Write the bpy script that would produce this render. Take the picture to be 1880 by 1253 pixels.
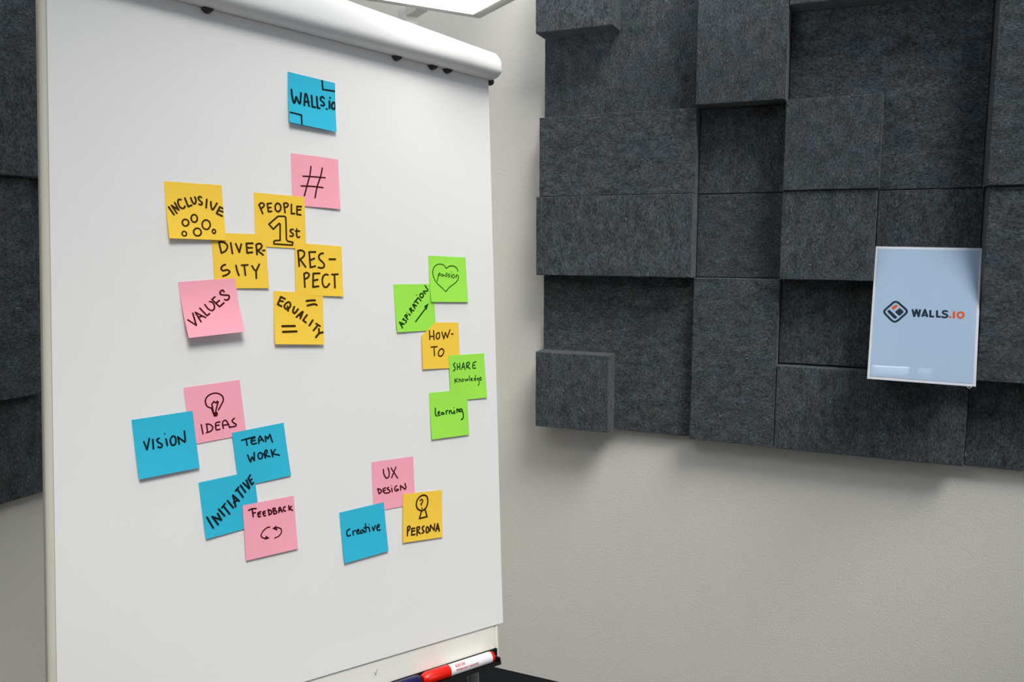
import bpy, bmesh, math, random
from mathutils import Vector, Matrix
random.seed(7)
C = bpy.context.scene.collection
for o in list(bpy.data.objects): bpy.data.objects.remove(o)

# ------------------------------------------------------------------ camera, world, light, exposure
CZ = 1.665                                   # eye height above the carpet
PITCH = math.radians(6.989)
TURN = math.radians(23.74)                   # the camera looks past the room's axes by this much
def cw(x, y, z=0): return Matrix.Rotation(TURN, 3, 'Z') @ Vector((x, y, z))     # a vector measured along the view, in room axes
cam_d = bpy.data.cameras.new('camera'); cam_d.sensor_width = 36.0; cam_d.lens = 36.0*1495.1/1880
cam_d.clip_start = 0.05
cam = bpy.data.objects.new('camera', cam_d); C.objects.link(cam)
cam.location = (0, 0, CZ); cam.rotation_euler = (math.pi/2-PITCH, 0, TURN)
bpy.context.scene.camera = cam
sc = bpy.context.scene
sc.view_settings.view_transform = 'Standard'; sc.view_settings.look = 'None'
sc.view_settings.gamma = 1.0; sc.view_settings.use_curve_mapping = False
sc.view_settings.exposure = 0.0

YAW = 0.0
U = Vector((1, 0, 0))                        # along the panelled right wall, to the right
NW = Vector((0, -1, 0))                      # out of that wall into the room
O = cw(0.11238, 2.91384)                     # left end of the panels on their lowest face
CORN = -0.893                                        # u of the corner between the two walls
UMAX, WMAX, ZC = 3.9, 5.2, 2.95                      # far ends of the room, ceiling height
def rw(u, w, z): return O + U*u + NW*w + Vector((0, 0, z))

w_ = bpy.data.worlds.new('sky'); sc.world = w_; w_.use_nodes = True
bg = w_.node_tree.nodes['Background']; bg.inputs[0].default_value = (0.60, 0.76, 1.0, 1); bg.inputs[1].default_value = 0.45

SKY1 = (0.64, 3.3, 1.40, 3.3)   # roof windows in the ceiling: u0,u1,w0,w1
SKY5 = (0.05, 3.3, 0.08, 1.37)
WIN = (1.3, 3.6, 0.95, 2.25)                   # window in the far right wall: w0,w1,z0,z1
SKY3 = (1.228, 1.467, 3.337, 3.481)
SKY4 = (1.518, 1.605, 3.342, 3.443)
SLIM = 34.0
def area(name, u0, u1, w0, w1, z, power, col):
    d = bpy.data.lights.new(name, 'AREA'); d.shape = 'RECTANGLE'; d.size = u1-u0; d.size_y = w1-w0
    d.energy = power; d.color = col
    o = bpy.data.objects.new(name, d); C.objects.link(o)
    o.location = rw((u0+u1)/2, (w0+w1)/2, z); o.rotation_euler = (0, 0, YAW)
    return o
sun_d = bpy.data.lights.new('soft_daylight', 'SUN'); sun_d.energy = 2.75; sun_d.angle = math.radians(24); sun_d.color = (1.0, 0.985, 0.94)
sun = bpy.data.objects.new('soft_daylight', sun_d); C.objects.link(sun)
sun.location = rw(1.8, 1.3, 5.0); sun.rotation_euler = (U*0.43+NW*0.34+Vector((0, 0, 0.83))).to_track_quat('Z', 'Y').to_euler()
wd = area('side_window_daylight', 0, WIN[3]-WIN[2], WIN[0], WIN[1], 0, 17, (1.0, 0.98, 0.96))
wd.location = rw(UMAX+0.04, (WIN[0]+WIN[1])/2, (WIN[2]+WIN[3])/2); wd.rotation_euler = (0, math.pi/2, 0)

area('slim_roof_window_daylight', *SKY3, ZC+0.05, SLIM*(SKY3[1]-SKY3[0])*(SKY3[3]-SKY3[2]), (0.9, 0.97, 1.0))
area('slim_roof_window_daylight', *SKY4, ZC+0.05, SLIM*(SKY4[1]-SKY4[0])*(SKY4[3]-SKY4[2]), (0.9, 0.97, 1.0))

# ------------------------------------------------------------------ helpers
def lin(r, g, b):
    f = lambda c: (c/255/12.92) if c/255 <= 0.04045 else ((c/255+0.055)/1.055)**2.4
    return (f(r), f(g), f(b), 1)
def mat(name, col, rough=0.6, coat=0, metal=0, spec=0.5, trans=0, emit=None, es=0, coat_rough=0.03):
    m = bpy.data.materials.new(name); m.use_nodes = True
    b = m.node_tree.nodes['Principled BSDF']
    b.inputs['Base Color'].default_value = tuple(col[:3])+(1,)
    b.inputs['Roughness'].default_value = rough; b.inputs['Metallic'].default_value = metal
    b.inputs['Specular IOR Level'].default_value = spec
    b.inputs['Coat Weight'].default_value = coat; b.inputs['Coat Roughness'].default_value = coat_rough
    b.inputs['Transmission Weight'].default_value = trans
    if emit: b.inputs['Emission Color'].default_value = tuple(emit[:3])+(1,); b.inputs['Emission Strength'].default_value = es
    return m
def nd(m, t, **kw):
    n = m.node_tree.nodes.new(t)
    for k, v in kw.items():
        if k in n.inputs: n.inputs[k].default_value = v
        else: setattr(n, k, v)
    return n
def ln(m, a, b): m.node_tree.links.new(a, b)
def bump(m, scale, strength, dist=0.001, detail=3, coord='Object'):
    tc = nd(m, 'ShaderNodeTexCoord'); nz = nd(m, 'ShaderNodeTexNoise'); nz.inputs['Scale'].default_value = scale; nz.inputs['Detail'].default_value = detail
    bp = nd(m, 'ShaderNodeBump'); bp.inputs['Strength'].default_value = strength; bp.inputs['Distance'].default_value = dist
    ln(m, tc.outputs[coord], nz.inputs['Vector']); ln(m, nz.outputs['Fac'], bp.inputs['Height'])
    ln(m, bp.outputs['Normal'], m.node_tree.nodes['Principled BSDF'].inputs['Normal'])
    return m
def felt(name, stretch):
    m = mat(name, (0.05, 0.055, 0.06), 0.95, spec=0.15)
    b = m.node_tree.nodes['Principled BSDF']
    tc = nd(m, 'ShaderNodeTexCoord'); oi = nd(m, 'ShaderNodeObjectInfo')
    ad = nd(m, 'ShaderNodeVectorMath', operation='ADD'); ml = nd(m, 'ShaderNodeVectorMath', operation='SCALE')
    cb = nd(m, 'ShaderNodeCombineXYZ')
    for i in range(3): ln(m, oi.outputs['Random'], cb.inputs[i])
    ml.inputs['Scale'].default_value = 37.0
    ln(m, cb.outputs[0], ml.inputs[0]); ln(m, tc.outputs['Object'], ad.inputs[0]); ln(m, ml.outputs[0], ad.inputs[1])
    mp = nd(m, 'ShaderNodeMapping'); mp.inputs['Scale'].default_value = stretch
    ln(m, ad.outputs[0], mp.inputs['Vector'])
    n1 = nd(m, 'ShaderNodeTexNoise', Scale=38.0, Detail=6.0, Roughness=0.68)      # soft clouds
    n2 = nd(m, 'ShaderNodeTexNoise', Scale=240.0, Detail=3.0, Roughness=0.7)       # matted fibres
    n3 = nd(m, 'ShaderNodeTexNoise', Scale=210.0, Detail=2.5, Distortion=0.8)      # pale single hairs
    for n in (n1, n2, n3): ln(m, mp.outputs[0], n.inputs['Vector'])
    r1 = nd(m, 'ShaderNodeMapRange'); r1.inputs[1].default_value = 0.3; r1.inputs[2].default_value = 0.7; r1.inputs[3].default_value = 0.60; r1.inputs[4].default_value = 1.50
    ln(m, n1.outputs['Fac'], r1.inputs[0])
    r2 = nd(m, 'ShaderNodeMapRange'); r2.inputs[1].default_value = 0.3; r2.inputs[2].default_value = 0.7; r2.inputs[3].default_value = 0.25; r2.inputs[4].default_value = 1.85
    ln(m, n2.outputs['Fac'], r2.inputs[0])
    r3 = nd(m, 'ShaderNodeMapRange'); r3.inputs[1].default_value = 0.64; r3.inputs[2].default_value = 0.76; r3.inputs[3].default_value = 0; r3.inputs[4].default_value = 2.4
    ln(m, n3.outputs['Fac'], r3.inputs[0])
    mu = nd(m, 'ShaderNodeMath', operation='MULTIPLY'); ln(m, r1.outputs[0], mu.inputs[0]); ln(m, r2.outputs[0], mu.inputs[1])
    sm = nd(m, 'ShaderNodeMath', operation='ADD'); ln(m, mu.outputs[0], sm.inputs[0]); ln(m, r3.outputs[0], sm.inputs[1])
    n4 = nd(m, 'ShaderNodeTexNoise', Scale=14.0, Detail=4.0, Roughness=0.6); ln(m, ad.outputs[0], n4.inputs['Vector'])
    cr = nd(m, 'ShaderNodeValToRGB'); e = cr.color_ramp.elements
    e[0].position = 0.36; e[0].color = (FELT[0]*0.90, FELT[1]*1.01, FELT[2]*1.06, 1); e[1].position = 0.66; e[1].color = (FELT[0]*1.07, FELT[1]*0.99, FELT[2]*0.96, 1)
    ln(m, n4.outputs['Fac'], cr.inputs[0])
    vm = nd(m, 'ShaderNodeVectorMath', operation='SCALE'); ln(m, cr.outputs[0], vm.inputs[0]); ln(m, sm.outputs[0], vm.inputs['Scale'])
    b.inputs['Sheen Weight'].default_value = 0.12; b.inputs['Sheen Roughness'].default_value = 0.5
    ln(m, vm.outputs[0], b.inputs['Base Color'])
    bp = nd(m, 'ShaderNodeBump'); bp.inputs['Strength'].default_value = 0.6; bp.inputs['Distance'].default_value = 0.0015
    ln(m, n2.outputs['Fac'], bp.inputs['Height']); ln(m, bp.outputs[0], b.inputs['Normal'])
    return m
FELT = (0.060, 0.068, 0.073)

M = {}
M['wall'] = bump(mat('wall paint', (0.85, 0.822, 0.755), 0.85, spec=0.2), 170, 0.24, 0.003)
M['ceiling'] = mat('ceiling paint', (0.78, 0.79, 0.80), 0.9)
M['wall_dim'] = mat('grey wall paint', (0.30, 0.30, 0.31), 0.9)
M['carpet'] = bump(mat('charcoal carpet', (0.010, 0.012, 0.014), 1.0, spec=0.1), 700, 0.8, 0.003)
M['felt_v'] = felt('charcoal felt upright grain', (1.0, 1.0, 0.55))
M['felt_h'] = felt('charcoal felt level grain', (0.55, 1.0, 1.0))
M['window_frame'] = mat('white window frame', (0.8, 0.8, 0.8), 0.4)
M['paper'] = bump(mat('flip chart paper', (0.86, 0.85, 0.835), 0.75, spec=0.25), 900, 0.05, 0.0005)
M['paper_edge'] = mat('paper block edge', (0.8, 0.79, 0.74), 0.8)
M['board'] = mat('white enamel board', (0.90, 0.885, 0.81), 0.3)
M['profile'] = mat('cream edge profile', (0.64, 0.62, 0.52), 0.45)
M['clamp'] = mat('white clamp bar', (0.85, 0.85, 0.845), 0.42)
M['black'] = mat('black plastic', (0.012, 0.012, 0.013), 0.35)
M['leg'] = mat('grey lacquered steel', (0.26, 0.265, 0.27), 0.4, spec=0.5)
M['rubber'] = mat('black rubber', (0.015, 0.015, 0.015), 0.8)
M['lamp'] = mat('lamp off-white lacquer', (0.86, 0.86, 0.81), 0.45)
M['lamp_frame'] = mat('lamp head satin white', (0.90, 0.91, 0.90), 0.4)
M['glow'] = mat('lamp diffuser', (0.9, 0.9, 0.9), 0.5, emit=(1.0, 0.965, 0.90), es=9.0)
M['glow_up'] = mat('lamp uplight', (0.9, 0.9, 0.9), 0.5, emit=(0.95, 0.975, 1.0), es=56.0)
M['red'] = mat('red glossy plastic', (0.78, 0.011, 0.002), 0.32)
M['redprint'] = mat('red print', (0.55, 0.02, 0.03), 0.4)
M['white_label'] = mat('white barrel', (0.84, 0.84, 0.86), 0.3)
M['whiteprint'] = mat('white print', (0.85, 0.85, 0.85), 0.4)
M['blue_plastic'] = mat('dark blue plastic', (0.008, 0.006, 0.075), 0.3)
M['pencil'] = mat('grey pen smudge', (0.25, 0.26, 0.28), 0.6)
NOTE = {'blue': mat('blue note paper', (0.035, 0.50, 0.71), 0.8, spec=0.2), 'pink': mat('pink note paper', (1.0, 0.41, 0.51), 0.8, spec=0.2),
        'yellow': mat('yellow note paper', (1.0, 0.645, 0.065), 0.8, spec=0.2), 'green': mat('green note paper', (0.365, 0.85, 0.085), 0.8, spec=0.2)}
INK = {'blue': mat('felt pen on blue', (0.002, 0.016, 0.022), 0.7, spec=0.1), 'pink': mat('felt pen on pink', (0.065, 0.003, 0.006), 0.7, spec=0.1),
       'yellow': mat('felt pen on yellow', (0.05, 0.024, 0.002), 0.7, spec=0.1), 'green': mat('felt pen on green', (0.004, 0.05, 0.003), 0.7, spec=0.1)}
M['poster'] = mat('pale blue poster', (0.40, 0.54, 0.72), 0.4, coat=0.6, spec=0.3, coat_rough=0.0)  # blue of the reflected ceiling put into the base colour of white paper
M['navy'] = mat('navy print', (0.006, 0.02, 0.035), 0.4, coat=0.6, spec=0.2, coat_rough=0.0)
M['orange'] = mat('orange print', (0.75, 0.11, 0.015), 0.4, coat=0.6, spec=0.2, coat_rough=0.0)
M['acrylic'] = mat('frosted acrylic rim', (0.74, 0.76, 0.82), 0.25, coat=1.0)
M['clear'] = mat('clear acrylic', (0.9, 0.95, 0.95), 0.03, trans=0.9)

def link(name, bm, m, parent=None, loc=None, smooth=False, rotz=0):
    """bm holds world coordinates (or local ones when loc is given); the object is put at its parent or at its own base"""
    me = bpy.data.meshes.new(name)
    if loc is None and parent is not None:
        bmesh.ops.translate(bm, verts=bm.verts, vec=-ROOT[parent.name])
    bmesh.ops.recalc_face_normals(bm, faces=bm.faces)
    bm.to_mesh(me); bm.free()
    if smooth:
        for p in me.polygons: p.use_smooth = True
    o = bpy.data.objects.new(name, me); C.objects.link(o); me.materials.append(m)
    if parent is not None:
        o.parent = parent; ROOT[o.name] = ROOT[parent.name]
    if loc is not None:
        o.location = loc; o.rotation_euler = (0, 0, rotz); ROOT[o.name] = Vector(loc)
    return o
ROOT = {}
def thing(name, label, cat, loc, group=None):
    o = bpy.data.objects.new(name, None); C.objects.link(o); o.location = loc; o.empty_display_size = 0.05
    ROOT[o.name] = Vector(loc); return tag(o, label, cat, group)
def tag(o, label, cat, group=None):
    o['label'] = label; o['category'] = cat
    if group: o['group'] = group
    return o
def struct(o): o['kind'] = 'structure'; return o
def NB(): return bmesh.new()
def box(bm, f, a0, a1, b0, b1, c0, c1, bev=0, seg=2):
    """axis box in the (a,b,c) space of the placing function f"""
    v = [bm.verts.new(f(a, b, c)) for c in (c0, c1) for b in (b0, b1) for a in (a0, a1)]
    fs = [bm.faces.new([v[i] for i in q]) for q in ((0,2,3,1),(4,5,7,6),(0,1,5,4),(2,6,7,3),(0,4,6,2),(1,3,7,5))]
    bmesh.ops.recalc_face_normals(bm, faces=fs)
    if bev:
        es = list({e for q in fs for e in q.edges})
        bmesh.ops.bevel(bm, geom=es, offset=bev, segments=seg, profile=0.5, affect='EDGES')
def loft(bm, rings, cap=True):
    vs = [[bm.verts.new(p) for p in r] for r in rings]
    n = len(vs[0])
    for a, b in zip(vs, vs[1:]):
        for i in range(n): bm.faces.new((a[i], a[(i+1) % n], b[(i+1) % n], b[i]))
    if cap: bm.faces.new(vs[0][::-1]); bm.faces.new(vs[-1])
def tube(bm, p, q, r0, r1, n=20):
    p = Vector(p); q = Vector(q); d = (q-p).normalized()
    a = d.orthogonal().normalized(); b = d.cross(a)
    loft(bm, [[c+(a*math.cos(t)+b*math.sin(t))*r for t in [2*math.pi*i/n for i in range(n)]] for c, r in ((p, r0), (q, r1))])
def smoothpts(p, closed=False, k=5):
    n = len(p); out = []
    if n < 3 and not closed: return list(p)
    rng = range(n) if closed else range(n-1)
    for i in rng:
        g = lambda j: p[j % n] if closed else p[min(max(j, 0), n-1)]
        a, b, c, d = g(i-1), g(i), g(i+1), g(i+2)
        for j in range(k):
            t = j/k
            out.append(tuple(0.5*((2*b[m])+(c[m]-a[m])*t+(2*a[m]-5*b[m]+4*c[m]-d[m])*t*t+(3*b[m]-a[m]-3*c[m]+d[m])*t**3) for m in (0, 1)))
    if not closed: out.append(p[-1])
    return out
PEN = 0.97
STROKE = [0]
def ribbon(bm, f, kind, w, pts, caps=True):
    """pen stroke of width w along pts, laid on the surface f(s,t,e); e keeps overlapping dabs of ink a hair apart"""
    w *= PEN; STROKE[0] += 1; e0 = (STROKE[0] % 4)*6e-5
    def face(ps, e): bm.faces.new([bm.verts.new(f(p[0], p[1], e0+e)) for p in ps])
    if kind == 'F': face(pts, 0); return
    closed = kind in 'OP'
    if kind in 'SO': pts = smoothpts(pts, closed)
    def disc(c, r, e): face([(c[0]+r*math.cos(i*math.pi/7), c[1]+r*math.sin(i*math.pi/7)) for i in range(14)], e)
    if kind == 'D': disc(pts[0], w/2, 0); return
    n = len(pts)
    if kind in 'SO':                       # one unbroken band with half-round ends
        L, R = [], []
        for i in range(n):
            a = pts[(i-1) % n] if closed else pts[max(i-1, 0)]; b = pts[(i+1) % n] if closed else pts[min(i+1, n-1)]
            dx, dy = b[0]-a[0], b[1]-a[1]; l = math.hypot(dx, dy) or 1e-9
            L.append((pts[i][0]-dy/l*w/2, pts[i][1]+dx/l*w/2)); R.append((pts[i][0]+dy/l*w/2, pts[i][1]-dx/l*w/2))
        VL = [bm.verts.new(f(p[0], p[1], e0)) for p in L]; VR = [bm.verts.new(f(p[0], p[1], e0)) for p in R]
        for i in range(n if closed else n-1): bm.faces.new((VL[i], VL[(i+1) % n], VR[(i+1) % n], VR[i]))
        if not closed and caps:
            for c, p, va, vb in ((pts[0], L[0], VL[0], VR[0]), (pts[-1], R[-1], VR[-1], VL[-1])):
                t0 = math.atan2(p[1]-c[1], p[0]-c[0])
                bm.faces.new([va]+[bm.verts.new(f(c[0]+w/2*math.cos(t0+k*math.pi/7), c[1]+w/2*math.sin(t0+k*math.pi/7), e0)) for k in range(1, 7)]+[vb])
        return
    for i in range(n if closed else n-1):
        a, b = pts[i], pts[(i+1) % n]; dx, dy = b[0]-a[0], b[1]-a[1]; l = math.hypot(dx, dy)
        if l < 1e-6: continue
        ox, oy = -dy/l*w/2, dx/l*w/2
        face(((a[0]+ox, a[1]+oy), (b[0]+ox, b[1]+oy), (b[0]-ox, b[1]-oy), (a[0]-ox, a[1]-oy)), (i % 3)*1e-5)
    for i, p in enumerate(pts):
        if caps or closed or 0 < i < n-1: disc(p, w/2, 3e-5+(i % 3)*1e-5)

# ------------------------------------------------------------------ handwriting: note pose, then pen strokes in thousandths of the note's width
WRITING = {
 'WALLS': ((0.30937, -0.02389, -0.02152, 0.00681, 0.00502, 0.0004, 0.0004), [('S',42,[69,336,82,484,110,589,139,545,165,458,193,522,222,579,246,536,265,362]),('S',42,[325,596,341,456,361,352,392,397,424,586]),('L',42,[339,517,421,504]),('L',43,[487,366,494,587,555,583]),('L',43,[596,366,606,584,649,583]),('S',43,[750,362,722,339,681,366,686,418,745,456,750,498,714,520,684,517]),('D',48,[804,568]),('L',44,[868,398,865,540]),('D',44,[883,325]),('O',44,[952,406,914,466,926,534,967,531,995,475,985,412]),('L',38,[716,11,730,189,993,167]),('L',37,[28,796,255,804,251,985])]),
 'HASH': ((0.31145, -0.14266, 0.0149, 0.0012, 0.00308, 0.0004, 0.0004), [('S',30,[407,213,377,378,318,566,241,800]),('S',31,[647,216,606,378,518,600,463,819]),('S',30,[232,421,414,410,697,401]),('S',30,[184,615,420,600,641,602])]),
 'INCLUSIVE': ((0.13307, -0.20529, 0.04668, 0.00684, 0.004, 0.0004, 0.0004), [('L',34,[44,447,119,577]),('L',34,[171,549,94,418,209,491,152,366]),('S',34,[262,307,223,306,207,356,226,425,265,458,304,449,320,418]),('L',34,[331,274,378,422,439,393]),('S',34,[434,263,453,326,486,369,513,338,519,283,504,246]),('S',35,[618,245,593,231,566,256,583,300,622,333,619,366,592,378,570,368]),('L',35,[713,275,690,424]),('S',35,[782,314,781,402,800,455,839,410,890,334]),('L',36,[993,424,936,398,868,516,963,560]),('L',36,[903,458,985,484]),('O',31,[359,709,345,744,316,767,282,768,256,747,248,712,261,676,291,654,325,653,351,674]),('O',31,[516,626,503,666,474,692,441,693,416,669,408,629,421,589,450,563,484,562,509,586]),('O',30,[734,729,716,779,678,811,634,812,600,782,590,732,607,682,646,650,690,649,724,679]),('O',28,[301,908,292,932,271,948,247,948,229,934,224,910,233,885,253,870,277,870,295,884]),('O',31,[561,870,545,910,510,936,468,937,437,913,427,873,443,832,478,806,520,805,551,830]),('O',29,[818,846,811,868,796,881,778,882,765,869,761,847,768,825,784,812,801,811,814,824])]),
 'DIVERSITY': ((0.19386, -0.26813, 0.03892, 0.0012, 0.00318, 0.0004, 0.002), [('L',34,[122,169,155,361]),('S',34,[119,169,194,166,261,206,270,258,231,324,155,363]),('L',35,[335,176,355,368]),('L',35,[426,191,482,342,528,193]),('L',36,[742,171,623,176,626,351,724,337]),('L',35,[627,257,728,255]),('L',36,[806,194,811,378]),('S',36,[806,194,869,172,914,209,883,268,821,302]),('L',36,[828,302,925,381]),('L',36,[926,301,960,297]),('S',35,[214,571,170,588,133,640,164,681,240,666,284,702,235,750,159,778]),('S',35,[406,585,422,684,449,763]),('L',35,[511,579,624,572]),('L',35,[558,581,568,759]),('S',36,[703,590,736,651,772,683]),('L',36,[842,560,772,687,769,814])]),
 'PEOPLE': ((0.25452, -0.20651, 0.01414, 0.0012, 0.0012, 0.0004, 0.002), [('L',34,[93,227,155,382]),('S',34,[89,229,133,187,185,201,179,249,118,297]),('L',34,[330,174,250,191,268,340,330,326]),('L',34,[257,268,315,255]),('O',35,[451,164,406,213,409,291,459,322,508,274,505,196]),('L',35,[575,164,595,330]),('S',35,[571,164,621,145,660,170,643,211,589,237]),('L',35,[727,164,720,341,781,335]),('L',36,[924,190,838,192,830,343,909,350]),('L',36,[837,263,911,250]),('P',33,[267,573,452,411,585,402,605,425,603,837,626,871,733,887,715,941,355,938,350,898,377,874,477,863,488,556,469,544,350,662]),('S',34,[748,643,709,640,685,669,707,700,740,726,740,758,706,775,678,768]),('S',34,[819,629,812,733,829,784,870,775]),('L',34,[789,669,874,664])]),
 'RESPECT': ((0.31414, -0.27363, -0.00134, 0.0012, 0.00314, 0.002, 0.0004), [('L',38,[60,158,78,445]),('S',38,[56,155,120,137,188,170,176,248,84,327]),('L',38,[105,322,209,450]),('L',39,[423,150,290,160,312,457,414,426]),('L',39,[304,320,398,279]),('S',39,[588,165,539,175,494,225,511,289,585,351,607,406,562,454,478,448]),('L',40,[721,273,850,265]),('L',38,[176,589,187,841]),('S',38,[174,588,228,562,279,595,255,654,193,684]),('L',39,[503,562,367,571,355,835,469,814]),('L',39,[369,707,455,687]),('S',39,[681,583,625,579,569,633,556,736,585,815,643,825,705,759]),('L',39,[766,574,895,560]),('L',40,[821,570,820,828])]),
 'EQUALITY': ((0.28072, -0.34494, -0.01548, 0.00498, 0.00499, 0.0008, 0.002), [('L',39,[218,139,138,103,75,247,147,282]),('L',39,[110,176,179,190]),('O',39,[283,197,211,257,218,317,277,327,322,277,324,221]),('L',39,[268,281,278,363]),('S',40,[403,284,374,362,393,404,429,386,477,327]),('L',40,[443,477,560,375,577,374,520,503]),('L',40,[495,440,545,453]),('L',40,[656,432,574,536,631,577]),('L',41,[773,530,701,631]),('L',41,[844,595,922,641]),('L',41,[882,618,784,728]),('L',41,[897,695,895,772]),('L',42,[974,760,895,780,827,859]),('S',45,[656,162,747,148,828,143]),('S',43,[673,251,767,224,826,218,866,232]),('L',46,[154,658,403,649]),('L',44,[161,765,434,751])]),
 'VALUES': ((0.14865, -0.33746, 0.11196, 0.01304, 0.01407, 0.0004, 0.002), [('L',30,[54,675,175,787,159,565]),('L',30,[268,731,204,552,360,665]),('L',30,[245,645,303,635]),('L',30,[294,487,392,633,442,602]),('S',30,[394,432,434,510,493,550,540,522,554,458,528,404,484,386]),('L',31,[591,310,531,353,642,494,732,431]),('L',31,[589,426,658,382]),('S',31,[766,233,749,201,703,224,698,271,773,293,839,304,842,348,802,386,755,373])]),
 'IDEAS': ((0.15307, -0.4773, 0.1016, 0.0012, 0.0012, 0.0004, 0.0004), [('S',27,[434,426,361,379,344,281,392,208,487,172,585,187,653,248,659,320,620,385,552,477]),('L',27,[458,490,449,358,490,316,524,349,548,320,564,335,502,489]),('L',27,[434,424,449,499]),('F',27,[439,502,529,504,536,548,513,587,458,583]),('L',26,[221,682,232,850]),('L',26,[313,688,314,835]),('S',26,[309,687,378,709,415,768,373,824,292,839]),('S',27,[551,693,478,699,464,792,482,823,534,819]),('L',27,[472,748,530,745]),('S',27,[598,817,596,714,642,678,682,718,713,826]),('L',27,[602,760,701,762]),('S',27,[818,672,772,703,790,747,836,787,811,816,717,813])]),
 'VISION': ((0.08794, -0.51514, 0.09256, 0.00494, 0.0045, 0.0004, 0.002), [('L',30,[150,392,184,534,242,355]),('L',31,[294,381,287,535]),('S',31,[396,376,361,396,376,443,430,487,416,532,377,530,365,516]),('L',31,[506,408,514,518]),('D',26,[495,317]),('O',32,[621,380,574,435,585,520,628,534,660,486,658,406]),('L',32,[710,533,702,408,805,515,818,487,821,326])]),
 'TEAM': ((0.21602, -0.54162, 0.1117, 0.0012, 0.00308, 0.002, 0.0004), [('L',30,[158,165,410,150]),('L',31,[242,169,248,274]),('S',31,[410,165,338,192,343,271,424,273]),('L',31,[344,218,404,215]),('L',31,[471,285,476,202,508,156,565,264]),('L',31,[488,235,536,231]),('L',32,[606,279,609,180,653,234,700,164,731,315]),('L',31,[231,451,269,589,308,504,344,579,358,434]),('O',31,[463,457,423,498,441,565,495,555,504,487]),('L',32,[538,495,557,577]),('S',32,[541,493,586,433,604,476,555,522]),('L',32,[563,529,642,568]),('L',32,[686,450,699,579]),('L',32,[764,462,702,529,829,580])]),
 'INITIATIVE': ((0.17019, -0.60428, 0.10174, 0.00314, 0.0012, 0.0004, 0.002), [('L',37,[67,630,148,839]),('L',38,[241,801,157,640,308,739,258,611]),('L',37,[287,540,373,677]),('L',37,[346,525,411,468]),('L',37,[376,504,466,668]),('L',37,[459,429,544,574]),('L',38,[590,564,565,352,662,479]),('L',38,[568,486,621,466]),('L',37,[624,286,684,234]),('L',37,[652,259,741,426]),('L',37,[724,209,796,348]),('L',37,[774,175,871,301,880,283,839,140]),('L',37,[920,63,877,116,929,241,963,213]),('L',37,[898,166,939,142])]),
 'FEEDBACK': ((0.22871, -0.64221, 0.04506, 0.00307, 0.00318, 0.0025, 0.0004), [('S',30,[106,108,168,91,244,102]),('L',30,[173,103,182,237]),('L',30,[184,173,229,172]),('S',30,[330,173,276,191,284,258,318,257]),('L',30,[282,210,321,211]),('S',30,[415,180,370,195,390,264,419,262]),('L',30,[372,218,412,216]),('L',31,[474,165,488,263]),('S',31,[474,165,533,198,532,243,485,265]),('L',31,[568,163,581,267]),('S',31,[566,162,611,166,604,208,633,224,633,261,581,267]),('L',31,[679,255,687,176,708,165,747,258]),('L',31,[687,221,727,224]),('S',31,[813,175,778,187,779,241,812,255]),('L',31,[883,168,887,248]),('L',31,[936,189,895,221,950,267]),('S',24,[483,488,427,489,352,533,305,605,331,651,382,672]),('F',30,[368,701,396,627,467,690]),('S',24,[560,707,633,692,699,636,695,563,625,525]),('F',30,[525,522,612,487,623,586])]),
 'UX': ((0.43304, -0.60405, 0.02119, 0.0012, 0.0012, 0.0004, 0.0004), [('S',30,[268,181,273,266,316,355,365,362,400,308,396,222,375,166]),('L',30,[450,175,595,402]),('L',30,[569,170,454,374]),('L',30,[115,552,141,655]),('S',30,[113,552,179,579,197,622,141,658]),('S',30,[303,561,239,575,248,640,288,666]),('L',30,[246,613,291,607]),('S',30,[373,560,335,583,389,623,398,652,358,670,290,666]),('L',30,[440,587,451,663]),('D',24,[443,538]),('S',30,[568,554,521,584,520,643,565,662,603,641,559,626]),('L',31,[653,655,654,566,765,656,790,623,766,539])]),
 'PERSONA': ((0.48764, -0.65986, -0.04064, 0.00313, 0.00302, 0.002, 0.0004), [('O',37,[524,67,427,87,350,165,333,271,383,353,464,382,545,361,600,300,624,203,600,104]),('S',32,[430,176,462,150,494,172,489,214,451,240,463,273]),('D',38,[475,334]),('P',37,[464,394,410,545,605,524,554,366]),('L',37,[113,698,106,860]),('S',37,[110,695,158,675,173,713,123,780]),('L',37,[290,733,217,729,212,865,295,858]),('L',37,[218,788,284,782]),('L',37,[346,728,347,883]),('S',37,[343,725,407,716,402,763,350,801]),('L',37,[355,801,429,859]),('S',38,[523,716,475,742,503,796,523,829,476,856]),('O',38,[596,741,575,806,599,861,641,834,635,763]),('L',38,[680,831,689,713,784,831,800,701]),('L',39,[825,856,880,703,916,863]),('L',39,[843,805,906,808])]),
 'CREATIVE': ((0.37627, -0.67343, 0.07289, 0.00388, 0.00386, 0.0004, 0.002), [('S',29,[188,365,129,385,115,454,143,492,193,486]),('L',30,[249,428,252,498]),('S',30,[253,450,273,423,307,426]),('S',30,[333,459,383,444,370,414,336,442,347,495,389,492]),('S',30,[484,458,438,442,413,480,437,506,486,473]),('L',30,[490,454,508,509]),('L',30,[540,337,539,499]),('L',30,[498,411,607,422]),('L',31,[612,440,622,509]),('D',25,[621,369]),('L',31,[686,436,707,513,756,422]),('S',31,[779,479,837,465,836,418,795,449,794,523,855,533])]),
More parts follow.
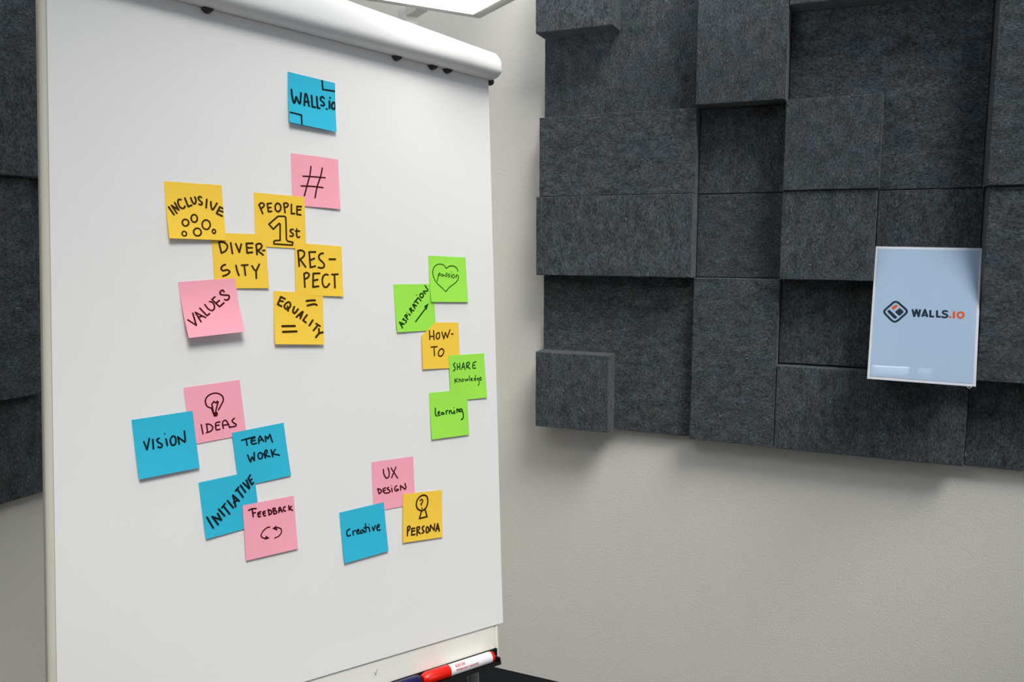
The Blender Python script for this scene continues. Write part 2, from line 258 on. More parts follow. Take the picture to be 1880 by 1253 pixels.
 'ASPIRATION': ((0.48006, -0.32796, 0.04784, 0.00303, 0.0012, 0.0004, 0.0004), [('L',32,[137,914,75,791,185,838]),('L',31,[105,854,146,833]),('S',31,[187,720,160,739,211,755,245,769,244,798,223,810]),('L',32,[284,741,218,661]),('S',31,[217,666,258,639,282,665,250,699]),('L',32,[320,626,357,654]),('D',24,[273,593]),('L',32,[396,604,353,517]),('S',32,[355,525,389,504,398,545,378,556]),('L',32,[388,556,455,560]),('L',32,[491,518,440,435,458,426,533,462]),('L',32,[466,479,499,452]),('L',32,[486,387,584,295]),('L',32,[517,355,582,415]),('L',32,[596,296,654,353]),('D',28,[552,233]),('O',32,[676,202,638,234,659,283,704,284,728,247,718,213]),('S',32,[785,211,734,157,833,152,849,120,788,36]),('L',30,[480,794,749,532]),('F',32,[726,475,851,411,777,562])]),
 'PASSION': ((0.54819, -0.278, 0.01909, 0.00303, 0.00315, 0.0004, 0.0004), [('S',21,[767,315,736,245,649,204,544,211,454,265]),('S',21,[454,268,405,203,315,176,211,192,125,263,92,368,110,471,171,575,290,679,409,774]),('S',21,[409,774,508,679,653,593,751,508,770,438,751,402,717,414,709,460]),('S',19,[247,387,221,461,194,554]),('S',19,[245,395,277,368,281,406,236,433]),('S',19,[359,403,321,396,310,430,345,437,364,405,383,427,421,419]),('S',19,[476,366,434,388,473,421,431,448]),('S',19,[535,379,497,402,536,432,500,461]),('L',19,[576,389,578,461]),('D',21,[586,339]),('O',19,[634,393,604,439,626,470,670,449,666,402])]),
 'HOWTO': ((0.52984, -0.3878, 0.0051, 0.00309, 0.0012, 0.002, 0.0004), [('L',32,[207,179,210,367]),('L',32,[314,180,319,368]),('L',32,[207,303,314,300]),('O',32,[433,223,385,268,388,340,430,355,469,316,467,240]),('L',32,[536,210,580,355,629,218,679,328,755,163]),('L',32,[792,254,835,250]),('L',32,[239,532,392,524]),('L',32,[310,529,316,719]),('O',32,[506,572,433,626,425,706,477,733,541,694,569,610])]),
 'SHARE': ((0.58266, -0.44276, 0.03501, 0.0012, 0.00307, 0.002, 0.0004), [('S',27,[165,170,114,208,152,260,153,309,106,338]),('L',27,[220,194,218,322]),('L',27,[292,179,284,317]),('L',27,[215,265,288,257]),('L',27,[332,321,394,178,427,328]),('L',27,[352,275,416,270]),('L',27,[483,198,477,302]),('S',27,[480,196,545,173,558,221,488,267]),('L',27,[491,266,570,319]),('S',27,[749,178,667,204,649,297,682,319,733,315]),('L',27,[651,258,720,250]),('L',20,[135,506,132,609]),('L',21,[216,508,140,558,205,588]),('L',21,[246,534,249,594]),('S',21,[251,549,276,532,297,584]),('O',21,[342,532,319,568,345,592,374,557]),('L',21,[408,537,429,584,456,546,478,583,505,535]),('L',21,[538,478,537,593]),('S',21,[571,573,616,551,592,532,571,576,620,594]),('S',21,[701,550,670,548,667,585,705,580]),('L',21,[708,481,711,592]),('S',21,[787,547,748,554,759,585,785,577]),('S',21,[789,547,802,635,792,692,764,705]),('S',21,[827,568,866,551,851,528,821,558,837,597,882,592])]),
 'LEARNING': ((0.54259, -0.50251, 0.02561, 0.00312, 0.0031, 0.0004, 0.002), [('S',29,[141,343,134,449,148,503,180,507]),('S',29,[199,461,241,451,234,418,200,446,220,500,255,505]),('S',29,[342,458,293,451,291,484,329,488]),('L',29,[337,453,359,485]),('L',29,[409,425,418,488]),('S',29,[417,444,433,424,461,420]),('L',30,[498,434,501,491]),('S',30,[503,448,535,423,562,483,592,491,624,463]),('L',30,[625,437,640,501]),('D',29,[626,374]),('L',30,[700,409,699,482]),('S',30,[701,438,734,412,749,471]),('S',31,[836,422,776,417,780,469,834,462]),('S',31,[836,422,862,527,856,620,803,650])]),
}
NOTES = [
 ('WALLS', 'blue', 'blue sticky note reading WALLS.io, on its own at the top of the paper'),
 ('HASH', 'pink', 'pink sticky note with a hash sign, below the top blue note'),
 ('INCLUSIVE', 'yellow', 'yellow sticky note reading INCLUSIVE with six drawn circles'),
 ('DIVERSITY', 'yellow', 'yellow sticky note reading DIVER-SITY'),
 ('PEOPLE', 'yellow', 'yellow sticky note reading PEOPLE 1st with a big outlined one'),
 ('RESPECT', 'yellow', 'yellow sticky note reading RES-PECT'),
 ('EQUALITY', 'yellow', 'yellow sticky note reading EQUALITY slantwise between two equals signs'),
 ('VALUES', 'pink', 'pink sticky note reading VALUES slantwise, its lower edge curled off the paper'),
 ('IDEAS', 'pink', 'pink sticky note reading IDEAS under a drawn light bulb'),
 ('VISION', 'blue', 'blue sticky note reading VISION, furthest left on the paper'),
 ('TEAM', 'blue', 'blue sticky note reading TEAM WORK'),
 ('INITIATIVE', 'blue', 'blue sticky note reading INITIATIVE slantwise in thick letters'),
 ('FEEDBACK', 'pink', 'pink sticky note reading FEEDBACK above two circling arrows'),
 ('UX', 'pink', 'pink sticky note reading UX DESIGN'),
 ('PERSONA', 'yellow', 'yellow sticky note reading PERSONA under a drawn head with a question mark'),
 ('CREATIVE', 'blue', 'blue sticky note reading Creative, lowest of the blue notes'),
 ('ASPIRATION', 'green', 'green sticky note reading ASPIRATION slantwise above an arrow'),
 ('PASSION', 'green', 'green sticky note with the word passion inside a heart'),
 ('HOWTO', 'yellow', 'orange-yellow sticky note reading HOW-TO with a turned-down corner'),
 ('SHARE', 'green', 'green sticky note reading SHARE Knowledge, nearest the right paper edge'),
 ('LEARNING', 'green', 'green sticky note reading learning, lowest of the green notes'),
]
LG_RING = [('O',52,[629,1683,691,1699,772,1769,884,1867,935,1934,929,2004,850,2094,735,2222,646,2279,560,2245,445,2133,359,2033,349,1964,404,1891,518,1767,573,1705])]
LG_BARS = [('F',0,[424,1972,477,1924,703,2140,652,2195,615,2185,446,2011]),('F',0,[627,1985,750,1862,847,1947,855,1990,751,2105])]
LG_DASH = [('F',0,[523,1863,626,1772,672,1773,697,1807,676,1843,581,1940])]
LG_WORD = [('L',50,[1084,1883,1143,2087,1189,1892,1254,2085,1286,1877]),('L',50,[1347,2093,1410,1884,1484,2093]),('L',37,[1370,2044,1456,2043]),('L',50,[1549,1882,1558,2074,1655,2072]),('L',49,[1720,1882,1729,2069,1825,2069]),('S',47,[1979,1901,1920,1889,1873,1920,1887,1966,1954,1993,1989,2025,1972,2068,1914,2083,1862,2066])]
LG_END = [('D',57,[2063,2063]),('L',55,[2154,1889,2157,2095]),('O',50,[2324,1909,2267,1934,2246,1994,2272,2052,2323,2074,2376,2046,2397,1986,2375,1928])]
BARB = 0.0375

# ------------------------------------------------------------------ the room
def slab(name, m, *b):
    bm = NB(); box(bm, rw, *b); return struct(link(name, bm, M[m], loc=(0, 0, 0)))
E0, E1, W0, W1 = CORN, UMAX, -0.03, WMAX
slab('floor', 'carpet', E0-0.1, E1+0.1, W0-0.1, W1+0.1, -0.1, 0)
slab('wall_right', 'wall', E0-0.1, E1+0.1, W0-0.1, W0, 0, ZC)
slab('wall_left', 'wall', E0-0.1, E0, W0, W1, 0, ZC)
bm = NB()
for q in ((W0, WIN[0], 0, ZC), (WIN[1], W1, 0, ZC), (WIN[0], WIN[1], 0, WIN[2]), (WIN[0], WIN[1], WIN[3], ZC)): box(bm, rw, E1, E1+0.1, *q)
struct(link('wall_far', bm, M['wall_dim'], loc=(0, 0, 0)))
bm = NB(); t = 0.05
for q in ((WIN[0], WIN[0]+t, WIN[2], WIN[3]), (WIN[1]-t, WIN[1], WIN[2], WIN[3]), (WIN[0]+t, WIN[1]-t, WIN[2], WIN[2]+t), (WIN[0]+t, WIN[1]-t, WIN[3]-t, WIN[3])): box(bm, rw, E1+0.0, E1+0.03, *q)
struct(link('window_5', bm, M['window_frame'], loc=(0, 0, 0)))
slab('wall_rear', 'wall_dim', E0-0.1, E1+0.1, W1, W1+0.1, 0, ZC)
HOLES = [SKY1, SKY5, SKY3, SKY4]
bm = NB()
us = sorted({E0-0.1, E1+0.1}|{h[i] for h in HOLES for i in (0, 1)}); ws = sorted({W0-0.1, W1+0.1}|{h[i] for h in HOLES for i in (2, 3)})
for a, b in zip(us, us[1:]):
    for c, d in zip(ws, ws[1:]):
        x, y = (a+b)/2, (c+d)/2
        if not any(h[0] < x < h[1] and h[2] < y < h[3] for h in HOLES): box(bm, rw, a, b, c, d, ZC, ZC+0.06)
bmesh.ops.remove_doubles(bm, verts=bm.verts, dist=1e-5)
struct(link('ceiling', bm, M['ceiling'], loc=(0, 0, 0)))
for i, h in enumerate(HOLES):
    bm = NB(); t = 0.02 if i < 2 else 0.004
    for q in ((h[0], h[0]+t, h[2], h[3]), (h[1]-t, h[1], h[2], h[3]), (h[0]+t, h[1]-t, h[2], h[2]+t), (h[0]+t, h[1]-t, h[3]-t, h[3])):
        box(bm, rw, *q, ZC-0.005, ZC+0.07)
    struct(link('window_%d' % (i+1), bm, M['window_frame'], loc=(0, 0, 0)))

# ------------------------------------------------------------------ felt panels
T = 0.27
def panel(label, grain, u0, u1, z0, z1, n0, n1, group='felt panels on the right wall', left=False):
    g = 0.0003
    bm = NB()
    cu, cz = (u0+u1)/2, (z0+z1)/2
    hw, hh, hd = (u1-u0)/2-g, (z1-z0)/2-g, (n1-n0)
    # soft edged slab with a slightly ragged rim; local x along the wall, -y out of the wall, z up
    nx, nz = max(4, int(hw/0.011)), max(4, int(hh/0.011))
    def rim():
        p = []
        for i in range(nx): p.append((-hw+2*hw*i/nx, -hh))
        for i in range(nz): p.append((hw, -hh+2*hh*i/nz))
        for i in range(nx): p.append((hw-2*hw*i/nx, hh))
        for i in range(nz): p.append((-hw, hh-2*hh*i/nz))
        return p
    base = rim(); r = random.Random(label)
    jit = [(r.uniform(0, .0012), r.uniform(0, .0012)) for _ in base]
    rings = []
    for d, ins in ((0, 0), (hd-0.004, 0), (hd-0.0009, 0.0007), (hd, 0.0021)):
        ring = []
        for (x, z), (jx, jz) in zip(base, jit):
            sx, sz = (1 if x > 0 else -1), (1 if z > 0 else -1)
            k = (ins+jx*(d > hd-0.005)); kz = (ins+jz*(d > hd-0.005))
            X = x-sx*k if abs(abs(x)-hw) < 1e-6 else max(-hw+ins, min(hw-ins, x)); Zz = z-sz*kz if abs(abs(z)-hh) < 1e-6 else max(-hh+ins, min(hh-ins, z))
            ring.append(Vector((X, -d, Zz)))
        rings.append(ring)
    loft(bm, rings)
    m = M['felt_'+grain]
    if not left: o = link('felt_panel', bm, m, loc=tuple(rw(cu, n0, cz)), rotz=YAW)
    else: o = link('felt_panel', bm, m, loc=tuple(rw(CORN+n0, cu, cz)), rotz=YAW+math.pi/2)
    return tag(o, label, 'acoustic panel', group)
Z = [2.627, 2.357, 2.087, 1.817, 1.547, 1.277, 1.007]
c = [i*T for i in range(8)]; B = -0.03
panel('large recessed charcoal felt panel at the top left, behind the small raised square', 'v', c[0], c[2], Z[2], Z[0], B, 0)
panel('small raised felt square at the top left corner of the wall panels', 'v', c[0], c[1], Z[1], Z[0], 0, .085)
panel('tall raised felt panel reaching out of the top of the picture, third column', 'v', c[2], c[3], Z[2], Z[0], B, .085)
panel('raised felt panel whose bottom edge shades the big dark recess at the top right', 'h', c[3], c[5], Z[1], Z[0], B, .085)
panel('large recessed dark felt panel at the upper right, beneath the top edge overhang', 'h', c[3], c[5], Z[3], Z[1], B, 0)
panel('raised felt square, upper of the two stacked to the upper left of the poster', 'v', c[3]+.001, c[4], Z[3], Z[2], 0, .085)
panel('wide raised felt panel at the left edge, upper of the two wide ones', 'h', c[0], c[2], Z[3], Z[2], B, .048)
panel('wide raised felt panel at the left edge, lower of the two wide ones', 'v', c[0], c[2], Z[4], Z[3], B, .075)
panel('deep dark felt square in the middle column, upper of the two', 'v', c[2], c[3], Z[3], Z[2], B, 0)
panel('deep dark felt square in the middle column, lower of the two', 'h', c[2], c[3], Z[4], Z[3], B, 0)
panel('raised felt square touching the top left corner of the poster', 'v', c[3], 1.0775, Z[4], Z[3], B, .078)
panel('recessed dark felt square directly above the pale blue poster', 'v', 1.0775, 1.3572, Z[4], Z[3], B, 0)
panel('deep dark felt recess panel left of and behind the pale blue poster', 'v', c[3], 1.3572, Z[5], Z[4], B, 0)
panel('large recessed felt panel at the lower left, behind the small raised square', 'h', c[0], c[2], Z[6], Z[4], B, 0)
panel('small thick felt square at the bottom left corner of the wall panels', 'v', c[0], c[1]-.001, Z[6]+.003, Z[5]+.002, 0, .075)
panel('tall felt panel on the bottom edge, left of the dark recess beside the poster', 'h', c[2], c[3], Z[6], Z[4], B, .036)
panel('wide felt panel on the bottom edge directly under the poster', 'v', c[3], c[5]-.002, Z[6]-.003, Z[5]-.003, B, .036)
panel('raised felt panel at the right border of the picture, above the seam', 'h', c[5], c[7], Z[3], Z[1], B, .095)
panel('raised felt panel at the right border of the picture, right beside the poster', 'h', 1.3575, c[7], Z[5]-.008, Z[3]-.002, B, .085)
panel('recessed dark felt panel in the bottom right corner of the panels', 'v', c[5], c[7], Z[6]-.008, Z[5]-.01, B, 0)
LG = 'felt panels on the left wall'
panel('felt panel left of the flip chart, topmost of the pieces there', 'h', 1.05, 1.59, Z[2]+.003, Z[1], 0, .06, LG, True)
panel('felt panel left of the flip chart with the pale seam along its top', 'v', 1.05, 1.59, Z[3]+.003, Z[2]+.003, 0, .085, LG, True)
panel('large felt panel left of the flip chart, below the shadow line', 'h', 1.327, 1.867, Z[5]+.005, Z[3]+.003, 0, .06, LG, True)
panel('narrow dark felt recess showing just beside the flip chart edge', 'v', 1.05, 1.327, Z[5]+.005, Z[3]+.003, 0, .03, LG, True)
panel('dark felt panel left of the flip chart, lowest one at the bottom edge', 'v', 1.05, 1.86, Z[6]+.013, Z[5]+.005, 0, .03, LG, True)

# ------------------------------------------------------------------ pale blue poster leaning in the recess
TL = rw(1.079, 0.030, 1.650)
tilt, yw, rl = math.radians(17.5), math.radians(-1.0), math.radians(-1.0)
uu = U*math.cos(yw)+NW*math.sin(yw); nn = -U*math.sin(yw)+NW*math.cos(yw); zz = Vector((0, 0, 1))
up = zz*math.cos(tilt)-nn*math.sin(tilt)
SE = uu*math.cos(rl)+up*math.sin(rl); SG = -uu*math.sin(rl)+up*math.cos(rl); SN = SE.cross(SG)
if SN.dot(NW) < 0: SN = -SN
SW, SH = 0.2785, 0.402
def sg(s, t, n=0): return TL+SE*s-SG*t+SN*n
po = thing('poster_holder', 'pale blue poster with an orange and navy logo, leaning in the felt recess', 'sign', tuple(sg(SW/2, SH)))
bm = NB(); box(bm, sg, 0, SW, 0, SH, -0.004, 0, 0.0006, 1); link('acrylic_sheet', bm, M['acrylic'], po)
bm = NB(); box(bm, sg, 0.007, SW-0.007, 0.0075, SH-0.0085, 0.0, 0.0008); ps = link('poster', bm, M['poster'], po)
# foot of the stand: clear plate running back onto the ledge of the panel below
bm = NB()
fz = 1.2755
pa = [sg(0.01, SH-0.018, -0.004), sg(SW-0.01, SH-0.018, -0.004)]
bk = [rw(1.089, 0.004, fz), rw(1.347, 0.004, fz)]
fr = [Vector((p.x, p.y, fz)) for p in pa]
v = [bm.verts.new(p+Vector((0, 0, dz))) for dz in (0, 0.003) for p in (fr[0], fr[1], bk[1], bk[0])]
for q in ((0,1,2,3),(7,6,5,4),(0,4,5,1),(1,5,6,2),(2,6,7,3),(3,7,4,0)): bm.faces.new([v[i] for i in q])
link('foot', bm, M['clear'], po)
bm = NB()
th = [sg(SW-0.022+0.02*t, SH+0.001+0.004*math.sin(t*5.5), 0.0005+0.001*math.sin(t*9)) for t in [i/10 for i in range(11)]]
for a, b in zip(th, th[1:]): tube(bm, a, b, 0.0006, 0.0006, 6)
link('thread', bm, M['white_label'], po)
LOGO = [('navy', 'logo_ring', LG_RING), ('navy', 'logo_bar', LG_BARS), ('orange', 'logo_dash', LG_DASH), ('navy', 'wordmark', LG_WORD), ('orange', 'wordmark_ending', LG_END)]
for mname, nm, st in LOGO:
    bm = NB()
    for kind, w, p in st:
        pts = [(p[i]/10000, p[i+1]/10000) for i in range(0, len(p), 2)]
        ribbon(bm, lambda s, t, e: sg(s, t, 0.0010+e), kind, w/8500, pts, caps=(nm != 'wordmark' and nm != 'wordmark_ending') or kind != 'L')
    link(nm, bm, M[mname], ps)

# ------------------------------------------------------------------ flip chart
H = cw(0.76438593, 0.6407981, -0.07135786); V = cw(-0.02700249, 0.1423924, 0.9894419); N = cw(0.64419331, -0.75438862, 0.12614589)
P0 = cw(-0.56385637, 1.0297017, 1.95584689)       # top left corner of the paper
def ch(s, v, n): return P0+H*s+V*v+N*n
BL, BR, BT, BB = -0.0088, 0.6775, 0.075, -0.972
fc = thing('flip_chart', 'white flip chart stand with clamp bar, black tray and grey legs', 'flip chart', (ch(0.34, BB, -0.2).x, ch(0.34, BB, -0.2).y, 0))
bm = NB(); box(bm, ch, BL+0.013, BR-0.0095, BB, BT, -0.014, -0.0024, 0.001, 1); bo = link('board', bm, M['board'], fc)
bm = NB(); ribbon(bm, lambda s, t, e: ch(s, t, -0.0022+e), 'S', 0.0010, [(.4315, -.9255), (.4335, -.9305), (.4345, -.926), (.4365, -.922)]); link('pen_smudge', bm, M['pencil'], bo)
def profile(s0, s1, sign):
    bm = NB(); rings = []
    for v in (BB, BT):
        r = []
        for i in range(17):
            a = math.pi*i/16
            r.append(ch((s0+s1)/2+(s1-s0)/2*math.cos(a), v, -0.007+0.0052*math.sin(a)))
        r += [ch(s0, v, -0.017), ch(s1, v, -0.017)]
        rings.append(r)
    loft(bm, rings); return bm
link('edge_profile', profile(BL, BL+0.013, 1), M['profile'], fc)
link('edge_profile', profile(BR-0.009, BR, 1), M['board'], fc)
# back rails
bm = NB(); box(bm, ch, BL+0.03, BR-0.03, -0.06, -0.02, -0.034, -0.016, 0.003); link('back_rail', bm, M['leg'], fc)
bm = NB(); box(bm, ch, BL+0.03, BR-0.03, BB+0.03, BB+0.07, -0.034, -0.016, 0.003); link('back_rail', bm, M['leg'], fc)
# arched clamp bar with domed ends
bm = NB(); rings = []; S0, S1 = -0.020, 0.7020; n = 40
ss = [S0+0.018*(1-math.cos(math.pi/2*i/10)) for i in range(11)] + [S0+0.018+(S1-S0-0.036)*i/30 for i in range(1, 30)] + [S1-0.018*(1-math.cos(math.pi/2*i/10)) for i in range(10, -1, -1)]
for s in ss:
    e = min(s-S0, S1-s); k = 1.0 if e >= 0.018 else math.sqrt(max(0.0004, 1-(1-e/0.018)**2))
    hgt = 0.0655-0.066*(math.sqrt((s-0.335)**2+0.0025)-0.05)
    kk = 0.45+0.55*k if e < 0.018 else 1
    kk = max(k, 0.02)
    bot = BARB
    vc = bot+hgt/2
    av, an = hgt/2*kk, 0.020*kk
    r = []
    for i in range(n):
        a = 2*math.pi*i/n; ca, sa = math.cos(a), math.sin(a)
        r.append(ch(s, vc+av*math.copysign(abs(sa)**0.85, sa)-0.30*av*max(ca, 0)*max(0, 1-abs(sa)), 0.009+an*math.copysign(abs(ca)**0.85, ca)))
    rings.append(r)
loft(bm, rings); link('clamp_bar', bm, M['clamp'], fc, smooth=True)
for s in (0.1944, 0.496, 0.5657, 0.5956, 0.6915):
    bm = NB(); n_ = 0.004 if s < 0.69 else -0.004
    tube(bm, ch(s-0.001, BARB+0.0015, -0.004), ch(s-0.001, BARB+0.0015, n_+0.004), 0.0075, 0.0072, 24)
    link('peg', bm, M['black'], fc)
# black tray: back strip, ledge and lip
bm = NB()
TS0, TS1, TV = 0.02, 0.6690, -0.9470
def tr(a, b, c_): return ch(a, TV+b, c_)
prof = [(0.0, -0.0024), (0.0, -0.0006), (-0.0160, -0.0003), (-0.0160, -0.0024)]
loft(bm, [[tr(TS0, b, n_) for b, n_ in prof], [tr(TS1, b, n_) for b, n_ in prof]])
prof = [(-0.0160, -0.0024), (-0.0165, 0.0215), (-0.0140, 0.0222), (-0.0138, 0.0235), (-0.0190, 0.0235), (-0.0195, -0.0024)]
loft(bm, [[tr(TS0, b, n_) for b, n_ in prof], [tr(TS1-0.009, b, n_) for b, n_ in prof]])
box(bm, tr, TS1-0.0025, TS1, -0.019, 0.0008, -0.0024, 0.003, 0.0006, 1)
box(bm, tr, TS1-0.0115, TS1-0.009, -0.0190, -0.007, 0.0, 0.0232, 0.001, 1)
tray = link('pen_tray', bm, M['black'], fc)
# legs
def ground(p): return Vector((p.x, p.y, 0))
def leg(top, foot, r0, r1):
    bm = NB(); tube(bm, top, foot+Vector((0, 0, 0.02)), r0, r1, 20); l = link('leg', bm, M['leg'], fc, smooth=False)
    bm = NB(); tube(bm, foot+Vector((0, 0, 0.03)), foot, r1+0.004, r1+0.005, 20); link('rubber_foot', bm, M['rubber'], l)
a = ch(0.648, BB+0.05, -0.046); leg(a, ground(a)+cw(0.05, 0.02), 0.0105, 0.0105)
a = ch(0.05, BB+0.05, -0.046); leg(a, ground(a)+cw(-0.05, 0.01), 0.0105, 0.0105)
a = ch(0.34, -0.04, -0.046); leg(a, ground(a)+cw(-0.40, 0.47), 0.012, 0.0105)

# the pad hanging from the clamp bar
pad = thing('paper_pad', 'large blank white paper pad hanging on the flip chart, covered in sticky notes', 'paper pad', tuple(ch(0.34, -0.9, 0)))
PW, PB = 0.6848, -0.9068
def sheet(front, back, sag, s1, vb):
    bm = NB(); ni, nj = 18, 24; g = []
    for j in range(nj+1):
        row = []
        for i in range(ni+1):
            s = s1*i/ni; v = 0.055+(vb-0.055)*j/nj
            k = max(0, (j/nj-0.93)/0.07)
            row.append((s, v, sag*k*k*(0.35+0.65*i/ni)))
        g.append(row)
    top = [[bm.verts.new(ch(s, v, front+k)) for s, v, k in r] for r in g]; bot = [[bm.verts.new(ch(s, v, back+k)) for s, v, k in r] for r in g]
    for j in range(nj):
        for i in range(ni):
            bm.faces.new((top[j][i], top[j+1][i], top[j+1][i+1], top[j][i+1])); bm.faces.new((bot[j][i], bot[j][i+1], bot[j+1][i+1], bot[j+1][i]))
    for j in range(nj):
        for i in (0, ni): bm.faces.new((top[j][i], bot[j][i], bot[j+1][i], top[j+1][i]))
    for i in range(ni):
        for j in (0, nj): bm.faces.new((top[j][i], top[j][i+1], bot[j][i+1], bot[j][i]))
    return bm
link('top_sheet', sheet(0.0, -0.0003, 0.0008, PW, PB), M['paper'], pad, smooth=False)
link('lower_sheets', sheet(-0.0004, -0.0017, 0.0, PW-0.0008, PB+0.0025), M['paper_edge'], pad)

# ------------------------------------------------------------------ sticky notes
SZ = 0.0762
def surf(par, s, t, eps=0.0):
    x, y, th, bl, br, tl, tr_ = par
    e = H*math.cos(th)+V*math.sin(th); g = -H*math.sin(th)+V*math.cos(th)
    lt = tl+(tr_-tl)*s; d = bl+(br-bl)*s-lt
    return P0+H*x+V*y+e*(SZ*s)-g*(SZ*t-2/3*d*d*t**3/SZ)+N*(lt+d*t*t+eps)
for key, colr, label in NOTES:
    par, strokes = WRITING[key]
    bm = NB(); k = 14
    gv = [[bm.verts.new((i/k, j/k, 0)) for i in range(k+1)] for j in range(k+1)]
    for j in range(k):
        for i in range(k): bm.faces.new((gv[j][i], gv[j][i+1], gv[j+1][i+1], gv[j+1][i]))
    if key == 'HOWTO':
        d = Vector((0.29, 0.37, 0)).normalized()
        bmesh.ops.bisect_plane(bm, geom=bm.verts[:]+bm.edges[:]+bm.faces[:], plane_co=(0.37, 0, 0), plane_no=d, clear_inner=True)
    st0 = {v_: v_.co.copy() for v_ in bm.verts}
    ret = bmesh.ops.extrude_face_region(bm, geom=bm.faces[:])
    newv = [e_ for e_ in ret['geom'] if isinstance(e_, bmesh.types.BMVert)]
    new = set(newv)
    for v_ in bm.verts: v_.co = surf(par, v_.co.x, v_.co.y, 0.0001 if v_ in new else -0.0001)
    loc = surf(par, 0.5, 0)
    ROOT['tmp'] = loc
    bmesh.ops.translate(bm, verts=bm.verts, vec=-loc)
    o = link('sticky_note', bm, NOTE[colr], loc=tuple(loc)); tag(o, label, 'sticky note', 'sticky notes on the flip chart')
    bm = NB()
    cl = lambda x: min(max(x, 0.004), 0.996)
    for kind, w, p in strokes:
        ribbon(bm, lambda s, t, e: surf(par, cl(s), cl(t), 0.00022+e), kind, w/1000, [(p[i]/1000, p[i+1]/1000) for i in range(0, len(p), 2)])
    link('handwriting', bm, INK[colr], o)

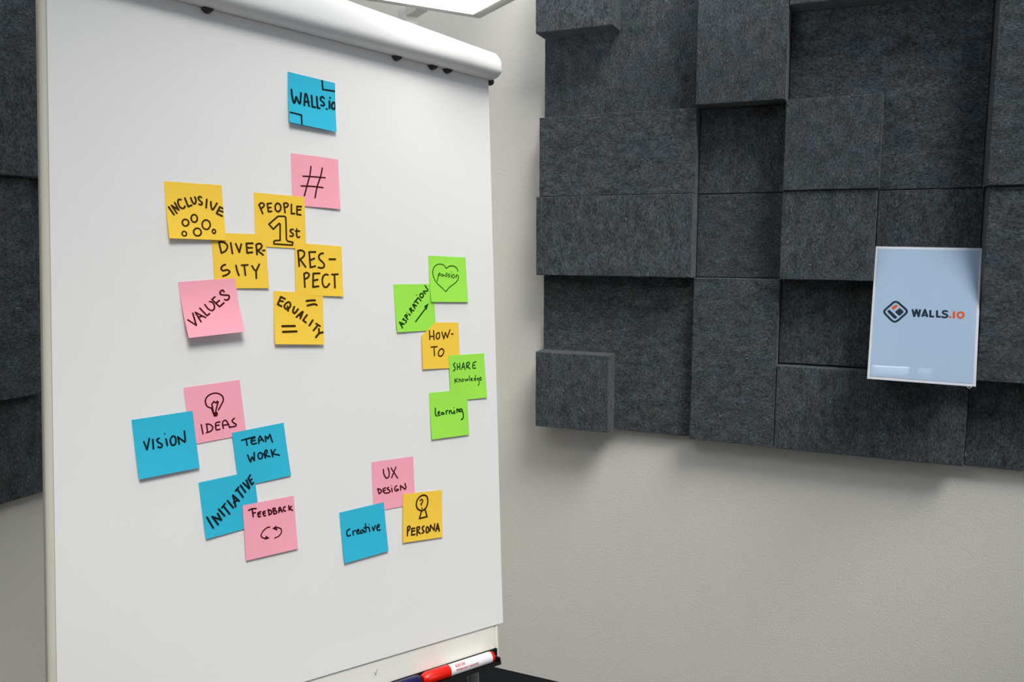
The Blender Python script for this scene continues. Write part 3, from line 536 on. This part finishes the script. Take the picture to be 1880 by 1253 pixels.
# ------------------------------------------------------------------ markers lying in the tray
def marker(label, s0, s1, body, cap, printed):
    R = 0.0097; vc, nc = TV-0.0163+R, 0.0112
    c0 = ch(s0, vc, nc)
    o = thing('marker_pen', label, 'marker pen', tuple(c0), 'marker pens in the black tray')
    def ring(s, r, n=48): return [ch(s, vc+r*math.sin(2*math.pi*i/n), nc+r*math.cos(2*math.pi*i/n)) for i in range(n)]
    Lc = 0.051
    def lathe(name, prof, m):
        bm = NB(); loft(bm, [ring(s, r) for s, r in prof]); q = link(name, bm, m, o, smooth=True); q.data.set_sharp_from_angle(angle=math.radians(35)); return q
    lathe('cap', [(s0, R*0.62), (s0+0.001, R*0.74), (s0+0.006, R*0.90), (s0+0.0085, R*1.02), (s0+Lc*0.5, R*1.04), (s0+Lc-0.001, R*1.05), (s0+Lc, R*1.02)], cap)
    ba = lathe('barrel', [(s0+Lc, R*0.96), (s0+Lc+0.001, R*0.98), (s1-0.008, R*0.98), (s1-0.0075, R*0.96)], body)
    lathe('end_plug', [(s1-0.0075, R*0.94), (s1-0.0035, R*0.94), (s1-0.001, R*0.80), (s1, R*0.55)], cap)
    if printed:
        def on(a, arc, e):       # a: distance along the pen, arc: height round the barrel
            t = math.radians(26)+arc/R
            r = R*0.98+e
            return ch(s0+Lc+a, vc+r*math.sin(t), nc+r*math.cos(t))
        bm = NB(); n = 8
        for i in range(n):
            a0, a1 = 0.010+0.0185*i/n, 0.010+0.0185*(i+1)/n
            for j in range(4):
                y0, y1 = 0.0012+0.0046*j/4, 0.0012+0.0046*(j+1)/4
                bm.faces.new([bm.verts.new(on(x, y, 0.0001)) for x, y in ((a0, y0), (a1, y0), (a1, y1), (a0, y1))])
        link('badge', bm, M['redprint'], ba)
        def text(body_, size, x, y, name, m, e):
            cu = bpy.data.curves.new('t', 'FONT'); cu.body = body_; cu.size = size; cu.offset = size*0.025; cu.resolution_u = 3
            to = bpy.data.objects.new('t', cu); C.objects.link(to)
            bpy.context.view_layer.update()
            me = to.evaluated_get(bpy.context.evaluated_depsgraph_get()).to_mesh()
            bm = NB(); bm.from_mesh(me); to.to_mesh_clear()
            bpy.data.objects.remove(to); bpy.data.curves.remove(cu)
            for v_ in bm.verts: v_.co = on(x+v_.co.x, y+v_.co.y, e)
            link(name, bm, m, ba)
        text('PAGRO', 0.0047, 0.0115, 0.0019, 'badge_lettering', M['whiteprint'], 0.00022)
        text('PERMANENT MARKER', 0.0046, 0.0095, -0.0052, 'printed_lettering', M['redprint'], 0.0002)
    return o
marker('red capped marker pen with white printed barrel lying in the black tray', 0.5085, 0.6525, M['white_label'], M['red'], True)
marker('dark blue marker pen in the black tray, left of the red marker', 0.3560, 0.5045, M['blue_plastic'], M['blue_plastic'], False)

# ------------------------------------------------------------------ floor lamp behind the flip chart
LA = cw(0.857, 0.515); LB = cw(-0.49, 0.872); LC = cw(-0.073, 1.915, CZ+0.50)
def lp(a, b, z): return LC+LA*a+LB*b+Vector((0, 0, z))
NP = cw(-0.238, 1.897)
def pl(a, b, z): return Vector((NP.x, NP.y, 0))+LA*a+LB*b+Vector((0, 0, z))
la = thing('floor_lamp', 'white floor lamp with a flat rectangular head standing behind the flip chart', 'floor lamp', tuple(pl(0.015, 0.024, 0)))
bm = NB(); box(bm, pl, -0.13, 0.16, -0.12, 0.17, 0, 0.015, 0.003); link('base_plate', bm, M['lamp'], la)
bm = NB(); box(bm, pl, 0, 0.0295, 0, 0.0486, 0.015, CZ+0.545, 0.0015); link('pole', bm, M['lamp'], la)
bm = NB(); box(bm, pl, 0.001, 0.0285, -0.058, 0.0, CZ+0.5005, CZ+0.530, 0.001); link('bracket', bm, M['lamp'], la)
HL, HB = 0.30, 0.60
bm = NB()
for q in ((-HL, 0, -0.035, 0), (-HL, 0, -HB, -HB+0.035), (-HL, -HL+0.035, -HB+0.035, -0.035), (-0.035, 0, -HB+0.035, -0.035)):
    box(bm, lp, *q, 0.0, 0.03)
box(bm, lp, -HL+0.035, -0.035, -HB+0.035, -0.035, 0.012, 0.03)
head = link('lamp_head', bm, M['lamp_frame'], la)
bm = NB(); box(bm, lp, -HL+0.035, -0.035, -HB+0.035, -0.035, -0.004, 0.0115); link('diffuser', bm, M['glow'], head)
bm = NB(); box(bm, lp, -HL+0.02, -0.02, -HB+0.02, -0.02, 0.0302, 0.034); link('uplight_panel', bm, M['glow_up'], head)
